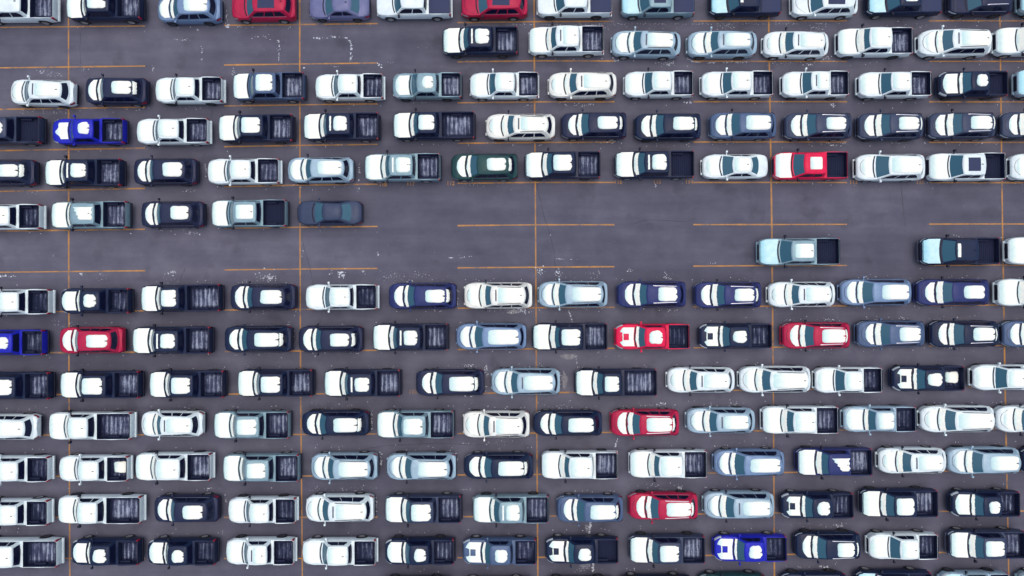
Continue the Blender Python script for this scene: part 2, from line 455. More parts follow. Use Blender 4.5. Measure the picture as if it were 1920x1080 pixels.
        for s in (1, -1):
            bm = bmesh.new(); rows = []
            for x in (L-.34, L-.24, L-.15, L-.07, L-.02):
                y = xw(x)+.010; z1 = interp(k['top'], x)
                rows.append([(x+.014, s*y, z1-.28), (x+.014, s*(y+.004), z1-.16), (x+.014, s*(y-.012), z1-.07)])
            grid(bm, rows); add('taillight', finish(bm, 'taillight', None, 60), 'red')
        bm = bmesh.new(); bw = xw(L-.06)*.95
        rbox(bm, L-.12, L+.035, -bw, bw, k['sill']+.10, k['sill']+.30, bev=.03)
        add('rear_bumper', finish(bm, 'rear_bumper', None), 'black')
    # antenna fin
    bm = bmesh.new(); xa = c['xr1']-.34; z = surf(xa, 0)
    rbox(bm, xa-.09, xa+.09, -.03, .03, z-.01, z+.075, bev=.012, tx=.05, ty=.015)
    ant = finish(bm, 'antenna', None); add('antenna', ant, 'black')
    # optional pieces
    opt = {}
    if code in 'SXV':
        for s in (1, -1):
            bm = bmesh.new(); rows = []
            for i in range(13):
                u = i/12; x = lerp(c['xf1']+.45, c['xr1']-.30, u); y = s*(lerp(c['wf'], c['wr'], sm((x-c['xf1'])/(c['xr1']-c['xf1'])))-.055)
                z = (surf(x, y) or c['z1'])+(.035 if 0 < i < 12 else .0)
                rows.append([(x, y-.022, z-.04), (x, y-.022, z), (x, y+.022, z), (x, y+.022, z-.04)])
            grid(bm, rows); opt.setdefault('rail', []).append(finish(bm, 'roof_rail', None, 40))
    def plate(x0, x1, yw, off, nx=6, ny=6):
        bm = bmesh.new()
        grid(bm, [[(lerp(x0, x1, i/nx), lerp(-yw, yw, j/ny), surf(lerp(x0, x1, i/nx), lerp(-yw, yw, j/ny))+off) for j in range(ny+1)] for i in range(nx+1)])
        return bm
    rl = c['xr1']-c['xf1']
    opt['slot'] = finish(plate(c['xf1']+.30, c['xf1']+.40, .42, .010, 2, 8), 'sunroof', None)
    opt['sun'] = finish(plate(c['xf1']+.36, c['xf1']+(.36+.95 if k['bed'] else .36+rl*.52), .50, .010), 'sunroof', None)
    if k['bed']:
        bm = bmesh.new(); b0, b1, zf, zr = k['bed']; yb = xw(b1)-.06
        rbox(bm, b0+.02, b1-.0, -yb, yb, zr-.03, zr+.018, bev=.012)
        opt['cover'] = finish(bm, 'bed_cover', None)
    bm = bmesh.new(); x0 = .52; zz = surf(.75, 0)
    rbox(bm, x0, x0+.42, -.26, .26, zz-.06, zz+.06, bev=.03, tx=.03, ty=.03)
    opt['scoop'] = finish(bm, 'hood_scoop', None)
    PROTO[code] = dict(k=k, parts=parts, opt=opt, surf=surf, cab=cab, xw=xw)
for code in KINDS: build_proto(code)

COPY = {}
def coloured(me, key):
    """one mesh per shape and material, shared by all copies"""
    q = (me.name, key)
    if q not in COPY:
        m2 = me.copy(); m2.materials.clear()
        m2.materials.append(MP[key[6:]] if key.startswith('paint_') else M[key]); COPY[q] = m2
    return COPY[q]

# ------------------------------------------------------------------ snow lying on a vehicle
def patch(surf, xc, yc, a, b, n=4., th=.03, jag=.05, rag=.0, seed=0, notch=False):
    rnd = random.Random(seed); NP = 44
    ph = [rnd.uniform(0, 6.28) for _ in range(6)]
    bm = bmesh.new(); rings = []
    rad = []
    for i in range(NP):
        t = 2*math.pi*i/NP; ct, st_ = math.cos(t), math.sin(t)
        r = (abs(ct)**n+abs(st_)**n)**(-1/n)
        j = 1+jag*(.5*math.sin(3*t+ph[0])+.35*math.sin(5*t+ph[1])+.25*math.sin(9*t+ph[2]))
        if ct > .55: j -= rag*abs(math.sin(7*t+ph[3]))*rnd.uniform(.5, 1.2)
        if notch and abs(t if t < math.pi else t-2*math.pi) < .13: j -= .22
        rad.append((r*ct*a*j, r*st_*b*j))
    for f, h in ((1., .004), (.95, .75), (.82, 1.), (.55, 1.), (.25, 1.)):
        ring = []
        for x, y in rad:
            X, Y = xc+x*f, yc+y*f; z = surf(X, Y)
            ring.append(bm.verts.new((X, Y, (z if z else 0)+th*h)))
        rings.append(ring)
    for p, q in zip(rings, rings[1:]):
        for i in range(NP): bm.faces.new((p[i], p[(i+1) % NP], q[(i+1) % NP], q[i]))
    cv = bm.verts.new((xc, yc, surf(xc, yc)+th))
    for i in range(NP): bm.faces.new((rings[-1][i], rings[-1][(i+1) % NP], cv))
    return bm
def sheet(surf, x0f, x1f, yw, th, nx, ny, seed, jit=.0):
    rnd = random.Random(seed); rows = []
    j0 = [rnd.uniform(-jit, jit) for _ in range(ny+1)]; j1 = [rnd.uniform(-jit, jit) for _ in range(ny+1)]
    for i in range(nx+1):
        row = []
        for j in range(ny+1):
            y = lerp(-yw, yw, j/ny); x = lerp(x0f(y)+j0[j], x1f(y)+j1[j], i/nx)
            edge = (i in (0, nx)) or (j in (0, ny))
            row.append((x, y, (surf(x, y) or 0)+(.009 if edge else th)))
        rows.append(row)
    bm = bmesh.new(); grid(bm, rows); return bm
def bow(c, y): return c['xf0']+c['b0']*(y/c['w0'])**2

# ------------------------------------------------------------------ table of vehicles
# kind colour left right y hood roof flags   (photo pixels, measured; '.' = cut by the picture's edge)
TABLE = """
ROW A bottom
F W . 113 47 - - sb
F K 125 274 46 F r sb
X B 293 418 49 B C s
S D 433 557 45 - - O
Z Y 577 694 42 - - -
F W 706 849 40 - - c
S D 865 989 40 - - O
F W 1007 1150 38 - - c
F T 1163 1305 38 P - Oc
F K 1328 1467 37 P I c
S W 1481 1608 38 - - O
F K 1620 1768 36 P Q c
S N 1773 1898 35 - - k
F T 1903 . 34 P - c
ROW B bottom
F K 830 973 110 F S sb
F W 992 1135 109 - - sbo
X P 1146 1276 113 B C sko a1.6
X P 1287 1419 113 B C so a.4
X W 1428 1553 114 - - so a1.2
F W 1565 1714 112 - - sb
V W 1717 1858 112 - - sok
F W 1858 . 110 - - sb
ROW C bottom
X W 17 146 203 - - o a1.6
S N 158 280 201 B R sr a.8
M W 291 424 199 - - b
F Q 437 576 194 F r b
M W 591 723 193 - - b
M T 736 868 191 B O b
M W 881 1012 190 - - b
X C 1028 1156 189 - - so
M W 1169 1303 188 - - b
M W 1312 1453 188 - - b
M W 1462 1595 188 - - bo
M W 1604 1750 189 - - b
M K 1753 1893 188 B O s
F P 1897 . 187 F - -
ROW D bottom
F S . 88 275 F O -
M U 98 242 275 b O b
M W 256 398 275 - - b
F K 410 555 271 F r sb
F K 569 715 268 F S sb
L K 737 893 266 F r sb
X C 911 1041 266 - - sok a.6
S N 1052 1175 265 B R sr
S K 1189 1314 267 B R sr
S Q 1328 1455 265 B C s
S S 1467 1597 266 B R sk
S S 1604 1731 266 B R srk
S S 1735 1866 265 B R srk
S S 1869 . 264 B R srk
ROW E bottom
S N . 73 352 B R sr
F K 85 237 353 F S sb
S N 249 373 350 B R s
M W 389 530 349 - - b
X P 538 665 346 B C s
F T 684 829 343 F S sb
S G 846 970 341 B R sr
F K 984 1128 339 F r sb
F K 1151 1304 338 F S s
Z W 1315 1441 338 - - -
F R 1446 1592 340 X Q -
S W 1600 1734 342 - - -
F W 1734 1888 342 - - O
S W 1887 . 341 - - s
ROW F bottom
M W . 87 433 - - l
F T 97 248 431 F T sb
S N 263 386 429 B R s
F T 397 543 428 F Q -
Z S 555 680 424 - - -
ROW G centre
F T 1418 1577 472 P Q -
F K 1719 1876 471 P I -
F W 1880 . 470 - - -
ROW H centre
M W . 104 566 - - l
M K 114 252 564 B O sl
L K 265 421 559 F r sb a-.6
S N 431 557 557 B R s
M W 573 712 557 - - l
S J 729 856 555 B R sr
S C 870 998 554 - - sok
V P 1009 1139 552 B C sk
S J 1156 1286 552 B R sk
S J 1300 1427 553 B R srk
X W 1437 1565 552 - - so
V B 1571 1708 548 B C s
S J 1713 1854 548 B R s
F W 1861 . 548 - - s
ROW I centre
M U . 93 642 B O l
S D 110 237 638 B R s
F K 249 403 638 F S sb
S K 420 550 636 B C sr
S N 559 682 636 B R sr
F K 699 843 632 F S sb
V B 855 987 631 B C s
F K 998 1141 631 F r sb
M R 1152 1296 631 H O sl
M K 1308 1450 630 H O sl
S D 1463 1593 629 B C srk
S Q 1602 1733 626 B R sk
S K 1738 1870 626 B R srk
S Q 1872 . 626 B R s
ROW J top
F K . 105 695 F r b
F K 114 272 693 F r sb
F K 281 428 692 F r sb
F K 446 592 690 F r sb
F K 608 755 690 F S sb
S N 780 908 690 B C sr
V P 921 1050 688 B C so
L K 1077 1234 689 F r sb
X W 1249 1377 686 - - so
V W 1383 1519 684 - - sk
M W 1522 1657 686 - - l
M K 1666 1811 683 H O slw
M W 1815 . 681 - - l
ROW K top
X W . 79 773 - - s
L W 93 257 769 - - sb
X W 263 386 767 - - so
F T 402 549 767 F r sb
X K 565 694 766 B C sr
F T 707 854 766 F r sb
S C 868 993 767 - - sok
X K 1000 1129 766 B C s
S D 1144 1273 764 B C srk
X P 1285 1415 761 B C so
F W 1425 1574 758 - - sb
M P 1575 1721 758 B r sl
V W 1720 1863 757 - - sk
V W 1861 . 757 - - sk
ROW L top
M W . 103 850 - - l
M W 111 250 849 - - wl
F W 255 404 844 - - sb
F T 419 567 846 F r sb
V P 582 710 845 B C sk
V P 724 856 845 B C sk
X K 870 1000 845 B C sr
F W 1015 1161 841 - - sb
F W 1179 1328 839 - - sb
V B 1336 1470 838 B C s
F J 1489 1637 835 F T sb
X W 1642 1773 835 - - so
V P 1771 1911 834 B C s
S K 1908 . 835 B R s
ROW M top
M W . 102 930 - - l
L W 110 275 923 - - sb
S N 288 414 923 B R s
M W 428 561 926 - - l
V W 572 703 922 - - sok
F S 722 868 922 F r sb
F T 887 1031 922 F S sb
S Q 1044 1168 923 B C sr
S D 1178 1308 918 B C srk
V P 1317 1451 916 B C so
M K 1460 1603 917 H O sl
F K 1608 1760 911 F r sb
M K 1775 1915 914 B O sl
ROW N top
L W . 121 1003 - - b
M K 134 270 1003 B O sl
M K 277 412 1003 B O sl
M W 424 558 1002 - - lo
M W 567 710 1003 - - l
M K 722 855 1002 B O sl
M Q 868 1008 1002 H O sl
M K 1023 1162 1000 H O s
F S 1178 1324 996 F r sb
M U 1335 1478 996 H O sl
S K 1487 1613 991 B R srk
M W 1622 1762 992 - - l
F S 1771 1925 987 F r sb
ROW O top
M K 715 848 1076 B O s
M K 862 1000 1077 B O s
M K 1020 1155 1076 B O s
M K 1160 1298 1072 B O s
S G 1308 1436 1068 B R s
S K 1462 1588 1066 B R s
F K 1600 1748 1062 P r s
M P 1757 1895 1064 F - s
S T 1904 . 1064 B - s
"""
VEH = []
row, mode = None, None
for ln in TABLE.strip().splitlines():
    t = ln.split()
    if t[0] == 'ROW': row, mode = t[1], t[2]; continue
    fl = t[7]; ang = -.35
    for q in t[8:]:
        if q[0] == 'a': ang += float(q[1:])
    VEH.append(dict(kind=t[0], col=t[1], xl=None if t[2] == '.' else float(t[2]), xr=None if t[3] == '.' else float(t[3]),
                    y=float(t[4]), hood=t[5], roof=t[6], fl=fl, ang=ang, row=row, mode=mode))

# ------------------------------------------------------------------ labels
ORD = 'first second third fourth fifth sixth seventh eighth ninth tenth eleventh twelfth thirteenth fourteenth fifteenth sixteenth'.split()
SHORT = {'F': 'pickup', 'L': 'pickup', 'M': 'pickup', 'S': 'SUV', 'X': 'SUV', 'V': 'minivan', 'Z': 'sedan'}
def look(v): return PAINT[v['col']][0]+' '+KINDS[v['kind']]['word']
def near(v): return PAINT[v['col']][0]+' '+SHORT[v['kind']]
def feats(v):
    if v['row'] == 'O': return ['barely showing at the bottom edge']
    f = []
    fl, h, r, pk = v['fl'], v['hood'], v['roof'], v['kind'] in 'FLM'
    if h == 'H': f.append('with bare scoop in its snowy hood')
    if r == 'T': f.append('with ragged snow wedge on roof')
    if r == 'Q': f.append('with square white patch on roof')
    if r == 'O' and pk: f.append('with small round snow patch on roof')
    if h == 'P' and r == '-': f.append('with frosted pale hood')
    if h == 'P' and r == 'I': f.append('with frosted hood and white roof strip')
    if 'O' in fl: f.append('with dark glass roof panel')
    if 'c' in fl and pk: f.append('with covered bed')
    if 'w' in fl: f.append('with snow lying in its bed')
    if r == 'S': f.append('with snowy hood and snow bar on roof')
    if r == 'r': f.append('with snow-covered hood and cab roof')
    if h in 'Bb' and r == 'R': f.append('with snow on hood and roof')
    if r == 'C': f.append('with roof thickly covered in snow')
    if 'o' in fl: f.append('with narrow sunroof slot')
    if h == '-' and r == '-' and pk and 'b' in fl: f.append('with frosted open bed')
    if h == '-' and r == '-' and pk and 'l' in fl: f.append('with lightly frosted open bed')
    return f or ['']
rows = {}
for v in VEH: rows.setdefault(v['row'], []).append(v)
RK = sorted(rows)
def an(s): return ('an ' if s[0] in 'aeiou' or s.startswith('SUV') else 'a ')+s
def pair(a_, b_):
    if near(a_) == near(b_): return 'between two '+near(a_)+'s'
    return 'between %s and %s' % (an(near(a_)), an(near(b_)))
def plain(x):
    for p_, q_ in (('full-size ', ''), ('mid-size ', ''), ('long-bed ', ''), ('crossover', 'SUV'), ('minivan', 'SUV'), ('lightly frosted', 'frosted')): x = x.replace(p_, q_)
    return x
cands = []
for r_i, rk in enumerate(RK):
    for i, v in enumerate(rows[rk]):
        L_ = rows[rk][i-1] if i else None; R_ = rows[rk][i+1] if i+1 < len(rows[rk]) else None
        f = feats(v)
        c = [look(v)+' '+f[0]] if f[0] and rk != 'O' else []
        if L_ and R_:
            c.append(look(v)+' '+pair(L_, R_))
            c.append(look(v)+' '+f[0]+' '+pair(L_, R_))
        rn = 'bottom row' if rk == 'O' else 'top row' if rk == 'A' else ORD[r_i]+' row from top'
        if not L_: place = 'leftmost in '+rn
        elif not R_: place = 'rightmost in '+rn
        else: place = ORD[i]+' from left in '+rn
        c.append(look(v)+' '+f[0]+', '+place); c.append(look(v)+', '+place)
        cands.append((v, [' '.join(x.split()).replace(' ,', ',') for x in c]))
cnt = {}
for v, c in cands:
    for x in set(map(plain, c)): cnt[x] = cnt.get(x, 0)+1
for v, c in cands:
    ok = [x for x in c if cnt[plain(x)] == 1 and 4 <= len(x.split()) <= 16]
    v['label'] = ok[0]

# ------------------------------------------------------------------ put the vehicles on the lot
def obj(name, me, parent=None, loc=(0, 0, 0)):
    o = bpy.data.objects.new(name, me); COL.objects.link(o)
    if parent: o.parent = parent
    o.location = loc; return o
CAT = {'F': 'pickup', 'L': 'pickup', 'M': 'pickup', 'S': 'SUV', 'X': 'SUV', 'V': 'minivan', 'Z': 'sedan'}
GRP = {'pickup': 'pickups parked in the rows', 'SUV': 'SUVs parked in the rows', 'minivan': 'minivans parked in the rows', 'sedan': 'sedans parked in the rows'}
sides = []
for idx, v in enumerate(VEH):
    pr = PROTO[v['kind']]; k = pr['k']; c = k['cab']; surf = pr['surf']; xw = pr['xw']; L = k['L']
    pick = k['bed'] is not None
    y = v['y']
    def edge(px, front):
        left = px < 960
        z = (.95 if left else .45) if front else (.55 if left else (1.2 if pick else 1.0))
        return P(px, y, z).x
    if v['xl'] is not None and v['xr'] is not None:
        xa, xb = edge(v['xl'], True), edge(v['xr'], False)
    elif v['xl'] is None: xb = edge(v['xr'], False); xa = xb-L
    else: xa = edge(v['xl'], True); xb = xa+L
    xc = (xa+xb)/2
    sx = (xb-xa)/(L+.04)
    pxm = 960+xc*FPX/H
    if v['mode'] == 'bottom': yc = P(pxm, y, .12).y+k['W']/2+.02
    elif v['mode'] == 'top': yc = P(pxm, y, .15).y-k['W']/2-.02
    else: yc = P(pxm, y, .9).y
    root = bpy.data.objects.new(k['name'], None); COL.objects.link(root)
    root.empty_display_size = .3
    root.location = (xc, yc, 0); root.rotation_euler = (0, 0, R(-v['ang'])); root.scale = (sx, 1, 1)
    cat = CAT[v['kind']]
    root['label'] = v['label']; root['category'] = cat; root['group'] = GRP[cat]
    off = -L/2
    fl, col = v['fl'], v['col']
    dark = col in 'KNSJGUDRQ'
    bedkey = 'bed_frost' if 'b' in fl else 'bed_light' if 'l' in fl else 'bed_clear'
    made = []
    for name, me, mk, par, loc, flip in pr['parts']:
        if name == 'antenna' and idx % 4 == 0 and dark: made.append(None); continue
        if mk == 'paint': key = 'paint_'+col
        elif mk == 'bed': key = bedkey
        elif mk == 'mirror': key = 'paint_'+col if (v['kind'] in 'MSXVZ' and idx % 3) else 'black'
        elif mk == 'bumper': key = 'paint_'+col if v['kind'] != 'F' or idx % 2 else 'drail'
        elif mk == 'rbumper': key = 'paint_'+col if col == 'W' else 'black'
        elif mk == 'rim': key = 'rim' if (idx*7) % 5 < 3 else 'drim'
        elif mk == 'trim': key = 'rail' if dark else 'black'
        else: key = mk
        o = obj(name, coloured(me, key), made[par] if par is not None else root, loc if par is not None else (loc[0]+off, loc[1], loc[2]))
        if flip: o.rotation_euler = (0, 0, math.pi)
        made.append(o)
    def part(name, me, key): return obj(name, coloured(me, key), root, (off, 0, 0))
    if 'k' in fl and 'rail' in pr['opt']:
        for me in pr['opt']['rail']: part('roof_rail', me, 'rail' if dark else 'drail')
    if 'O' in fl: part('sunroof', pr['opt']['sun'], 'cover')
    if 'o' in fl: part('sunroof', pr['opt']['slot'], 'drail')
    if 'c' in fl and pick: part('bed_cover', pr['opt']['cover'], 'cover')
    if v['hood'] == 'H': part('hood_scoop', pr['opt']['scoop'], 'paint_'+col)
    # snow
    rnd = random.Random(idx*13+5)
    def snow(bm, key='snow', name='snow_patch'):
        o = obj(name, finish(bm, name, M[key], 60), root, (off, 0, 0)); return o
    h, rf = v['hood'], v['roof']
    if col in 'WC' and v['row'] != 'A':
        if h == '-': h = 'F' if v['kind'] in 'FL' else 'B'
        if rf == '-' and 'O' not in fl: rf = 'w'
    if h in 'FPX':
        ins = .05 if h != 'X' else .06
        xe = c['xf0']-.16
        ny = 18; yw = k['W']/2-.09
        def x0(y_):
            # follow the rounded nose
            x = .03
            while x < 1.0 and xw(x)-.055 < abs(y_): x += .02
            return x+.02
        bm = sheet(surf, x0, lambda y_: xe+c['b0']*.75*(y_/c['w0'])**2, yw, .02, 10, ny, idx, .0)
        snow(bm, 'film' if h == 'P' or (h == 'F' and col == 'P') else 'snow', 'hood_snow')
    elif h in 'BbH':
        front = {'M': .20, 'S': .42, 'X': .40, 'V': .46, 'Z': .4, 'F': .2, 'L': .2}[v['kind']]+rnd.uniform(-.06, .08)
        if h == 'b': front += .25
        if col in 'PBWC': front -= .12
        xe = c['xf0']-.17
        hw = (k['W']/2-.20)*rnd.uniform(.93, 1.02)
        if h == 'b': hw *= .85
        def x0(y_):
            f = front+(.42 if v['kind'] != 'M' else .30)*abs(y_/hw)**2.6
            if h == 'b': f += .10*math.sin(y_*9+idx)
            if h == 'H' and abs(y_) < .33: f = max(f, .46)-.0
            return f
        bm = sheet(surf, x0, lambda y_: xe+c['b0']*.8*(y_/c['w0'])**2, hw, .022, 8, 18, idx, .012)
        snow(bm, 'snow', 'hood_snow')
    if 's' in fl:
        wid = rnd.uniform(.24, .33) if v['kind'] in 'FLSXV' else rnd.uniform(.13, .2)
        if col in 'WCP': wid += .05
        w0 = c['w0']-.11
        bm = sheet(surf, lambda y_: bow(c, y_)-.015+.02*math.sin(y_*7+idx), lambda y_: bow(c, y_)+wid-.06*(y_/c['w0'])**2, w0, .03, 4, 18, idx+3, .012)
        snow(bm, 'snow', 'windshield_snow')
    elif pick and v['kind'] == 'M' and h != '-':
        pass
    r = rf; x0r, x1r = c['xf1'], c['xr1']; rl = x1r-x0r
    if r == 'R':
        f0 = rnd.uniform(.24, .34) if not pick else .2
        a0, a1 = x0r+rl*f0, x1r-rl*rnd.uniform(.07, .13)
        snow(patch(surf, (a0+a1)/2, rnd.uniform(-.02, .02), (a1-a0)/2, rnd.uniform(.46, .53), 6, .05, .03, .06, idx, True), 'snow', 'roof_snow')
    elif r == 'C':
        a0, a1 = x0r+rl*rnd.uniform(.14, .24), x1r-rl*.06
        snow(patch(surf, (a0+a1)/2, 0, (a1-a0)/2, rnd.uniform(.50, .55), 7, .05, .02, .03, idx, True), 'snow', 'roof_snow')
    elif r == 'r':
        a0, a1 = x0r+rl*rnd.uniform(.05, .12), x1r-rl*rnd.uniform(.08, .14)
        snow(patch(surf, (a0+a1)/2, 0, (a1-a0)/2, rnd.uniform(.54, .62), 8, .04, .02, .08, idx, True), 'snow', 'roof_snow')
    elif r == 'S':
        a0, a1 = x0r+rl*.30, x1r-rl*rnd.uniform(.06, .12)
        snow(patch(surf, (a0+a1)/2, 0, (a1-a0)/2, rnd.uniform(.50, .58), 5, .05, .04, .06, idx, True), 'snow', 'roof_snow')
        xb = x0r+rl*.13
        snow(sheet(surf, lambda y_: xb, lambda y_: xb+.13, .54, .03, 2, 8, idx, .01), 'snow', 'roof_snow')
    elif r == 'O':
        a = rnd.uniform(.40, .52)+(.06 if h == 'H' else 0)
        cx = x1r-.20-a
        snow(patch(surf, cx, rnd.uniform(-.03, .03), a, rnd.uniform(.42, .50), 3.2, .05, .07, .10, idx, True), 'snow', 'roof_snow')
    elif r == 'Q':
        cx = (x0r+x1r)/2+.02
        snow(patch(surf, cx, 0, .48 if col != 'T' else .66, .46 if col != 'T' else .52, 14, .02, .004, 0, idx), 'snow', 'roof_snow')
    elif r == 'w':
        a0, a1 = x0r+rl*(.06 if 'o' not in fl else .30 if pick else .20), x1r-.09
        snow(patch(surf, (a0+a1)/2, 0, (a1-a0)/2, c['wr']-.075, 12, .03, .006, .02, idx, True), 'snow', 'roof_snow')
    elif r == 'I':
        xb = x0r+.12
        snow(sheet(surf, lambda y_: xb, lambda y_: xb+.24, .50, .03, 2, 8, idx, .01), 'snow', 'roof_snow')
    elif r == 'T':
        rr = random.Random(idx)
        bm = sheet(surf, lambda y_: x0r+.25+(.95 if col == 'J' else .55)*(.5-y_)*(.85 if y_ < .4 else 1)+.05*math.sin(y_*23), lambda y_: x1r-.16+.05*math.sin(y_*17), .47, .045, 8, 16, idx, .03)
        snow(bm, 'snow', 'roof_snow')
    if 'r' in fl and not pick:
        cab_ = pr['cab']; xs_ = x1r-.02
        bm = sheet(surf, lambda y_: x1r-.10-.10*(y_/.6)**2, lambda y_: x1r+.13-.10*(y_/.6)**2, .48, .025, 3, 12, idx, .025)
        snow(bm, 'snow', 'rear_snow')
    if 'w' in fl and pick:
        b0, b1, zf, zr = k['bed']
        bm = bmesh.new(); q = patch(lambda a_, b_: zf+.04, (b0+b1)/2+.1, .05, .5, .42, 6, .08, .06, .06, idx)
        snow(q, 'snow', 'bed_snow')
    sides.append((xc, yc, k['W']/2, L*sx, v))

# ------------------------------------------------------------------ the lot
def tag_s(o, kind='structure'): o['kind'] = kind; return o
asph = mat('worn_asphalt', (.1, .1, .15), .9, spec=.3)
N, Lk, b = nodes(asph)
v1 = coords(N, Lk, 'Object', (.35, 1, 1))
big = noise(N, Lk, v1, .06, 5, .55)
v2 = coords(N, Lk, 'Object', (.10, 1, 1))
streak = noise(N, Lk, v2, .9, 4, .5)
v3 = coords(N, Lk, 'Object', (1, 1, 1))
fine = noise(N, Lk, v3, 14., 3, .7)
mid = noise(N, Lk, v3, .55, 5, .6)
s1 = mathn(N, Lk, 'ADD', mathn(N, Lk, 'MULTIPLY', big, .42), mathn(N, Lk, 'MULTIPLY', streak, .22))
s2 = mathn(N, Lk, 'ADD', mathn(N, Lk, 'MULTIPLY', fine, .14), mathn(N, Lk, 'MULTIPLY', mid, .22))
tot = mathn(N, Lk, 'ADD', s1, s2)
blot = noise(N, Lk, v3, .42, 3, .5)
spot = ramp(N, Lk, blot, [(.30, (.80, .80, .80)), (.40, (1, 1, 1))])
mxa = N.new('ShaderNodeMix'); mxa.data_type = 'RGBA'; mxa.blend_type = 'MULTIPLY'; mxa.inputs[0].default_value = 1
Lk.new(spot, mxa.inputs[7]); Lk.new(mxa.outputs[2], b.inputs['Base Color'])
Lk.new(ramp(N, Lk, tot, [(.40, (.066, .067, .102)), (.50, (.095, .095, .138)), (.60, (.132, .132, .182))]), mxa.inputs[6])
bp = N.new('ShaderNodeBump'); bp.inputs['Strength'].default_value = .3; bp.inputs['Distance'].default_value = .02
Lk.new(fine, bp.inputs['Height']); Lk.new(bp.outputs[0], b.inputs['Normal'])
bm = bmesh.new(); S = 400
grid(bm, [[(x, y, 0) for y in (-S, S)] for x in (-S, S)])
tag_s(obj('asphalt_lot', finish(bm, 'asphalt_lot', asph)))

yel = mat('worn_yellow_paint', (.5, .24, .05), .8, spec=.3)
N, Lk, b = nodes(yel)
v3 = coords(N, Lk, 'Object', (1, 1, 1), True)
w1 = noise(N, Lk, v3, .9, 8, .75)
Lk.new(ramp(N, Lk, w1, [(.36, (.12, .11, .14)), (.47, (.34, .18, .080)), (.70, (.56, .265, .065))]), b.inputs['Base Color'])

def strip(name, pts, w, z, m, wob=0., kind='structure'):
    bm = bmesh.new(); rows = []
    for i, p in enumerate(pts):
        a = pts[max(0, i-1)]; c_ = pts[min(len(pts)-1, i+1)]
        d = (c_-a).normalized(); n = Vector((-d.y, d.x, 0))*w*(1+random.uniform(-wob, wob))/2
        rows.append([(p.x-n.x, p.y-n.y, z), (p.x+n.x, p.y+n.y, z)])
    grid(bm, rows)
    o = tag_s(obj(name, finish(bm, name, m)), kind); return o
VL = [[(128.5, -120), (128.5, 0), (129, 500), (129.5, 700), (131, 1080), (131.5, 1200)], [(562, -120), (562, 0), (562.5, 400), (563.5, 700), (567, 1080), (568, 1200)],
      [(1001, -120), (1002, 130), (1004, 400), (1006, 740), (1008.5, 1080), (1009.5, 1200)], [(1440, -120), (1441.5, 60), (1447, 420), (1450, 740), (1452, 1080), (1453, 1200)],
      [(1873, -120), (1875, 60), (1879.5, 420), (1884, 700), (1891, 1060), (1894, 1200)]]
for q in VL: strip('painted_line', [P(x, y) for x, y in q], .115, .008, yel, .15)
HX = (136, 564, 1005, 1444, 1830)
HY = [(50, 46, 40.5, 39, 39), (125.5, 120, 114, 115, 115), (203, 196.5, 191, 190.5, 191), (280, 272.5, 267, 266, 267), (356, 347, 342, 342, 342.5),
      (431.5, 426, 421.5, 421, 420), (509, 504.5, 501, 498, 497), (584, 580, 577, 574, 572), (661, 658, 654, 651, 648), (739.5, 738.5, 736.5, 731, 726),
      (815.5, 814.5, 812, 807.5, 804), (893, 892.5, 889.5, 886, 883), (970, 970, 968, 962, 958), (1047, 1047, 1045, 1040, 1035)]
SEG = [(-150, 272), (420, 708), (858, 1152), (1300, 1588), (1742, 2060)]
for hy in HY:
    tab = list(zip(HX, hy))
    def yy(x):
        if x < HX[0]: return hy[0]+(hy[0]-hy[1])*(HX[0]-x)/428
        return interp(tab, x)
    for a, e in SEG:
        n = 10
        strip('painted_line', [P(lerp(a, e, i/n), yy(lerp(a, e, i/n))) for i in range(n+1)], .105, .004, yel, .2)

# stall numbers
for txt, px, py in (('118', 718, 346), ('117', 770, 345), ('112', 845, 344), ('116', 1159, 341.5), ('115', 1232, 341), ('114', 1292, 341.5), ('113', 1600, 342), ('111', 1725, 342), ('110', 774, 735)):
    cu = bpy.data.curves.new('stall_number', 'FONT'); cu.body = txt; cu.size = .42; cu.align_x = 'CENTER'; cu.align_y = 'CENTER'; cu.offset = .008
    to = bpy.data.objects.new('t', cu); COL.objects.link(to)
    bpy.context.view_layer.update()
    me = bpy.data.meshes.new_from_object(to.evaluated_get(bpy.context.evaluated_depsgraph_get()))
    bpy.data.objects.remove(to)
    me.materials.clear(); me.materials.append(yel)
    p = P(px, py); o = tag_s(obj('stall_number', me, None, (p.x, p.y, .012)))

# cracks in the asphalt
crk = mat('crack_filler', (.050, .050, .07), .9)
for pts in ([(1006, 345), (1018, 395), (1025, 420), (1030, 435), (1038, 470), (1041, 495), (1043, 525)], [(563, 432), (572, 470), (580, 495), (585, 522), (588, 535)],
            [(1690, 346), (1693, 380), (1697, 425)], [(347, 503), (340, 520), (337, 532)], [(311, 588), (303, 602)], [(1190, 420), (1212, 412), (1290, 415), (1302, 409)],
            [(680, 842), (740, 834), (820, 831), (905, 834)], [(398, 205), (397, 222)], [(600, 606), (604, 598)], [(150, 60), (151, 120)]):
    q = []
    for (a, b_), (c_, d) in zip(pts, pts[1:]):
        for i in range(4): q.append(P(lerp(a, c_, i/4)+random.uniform(-1.2, 1.2), lerp(b_, d, i/4)+random.uniform(-.6, .6)))
    q.append(P(*pts[-1])); strip('asphalt_crack', q, .032, .006, crk, .5)

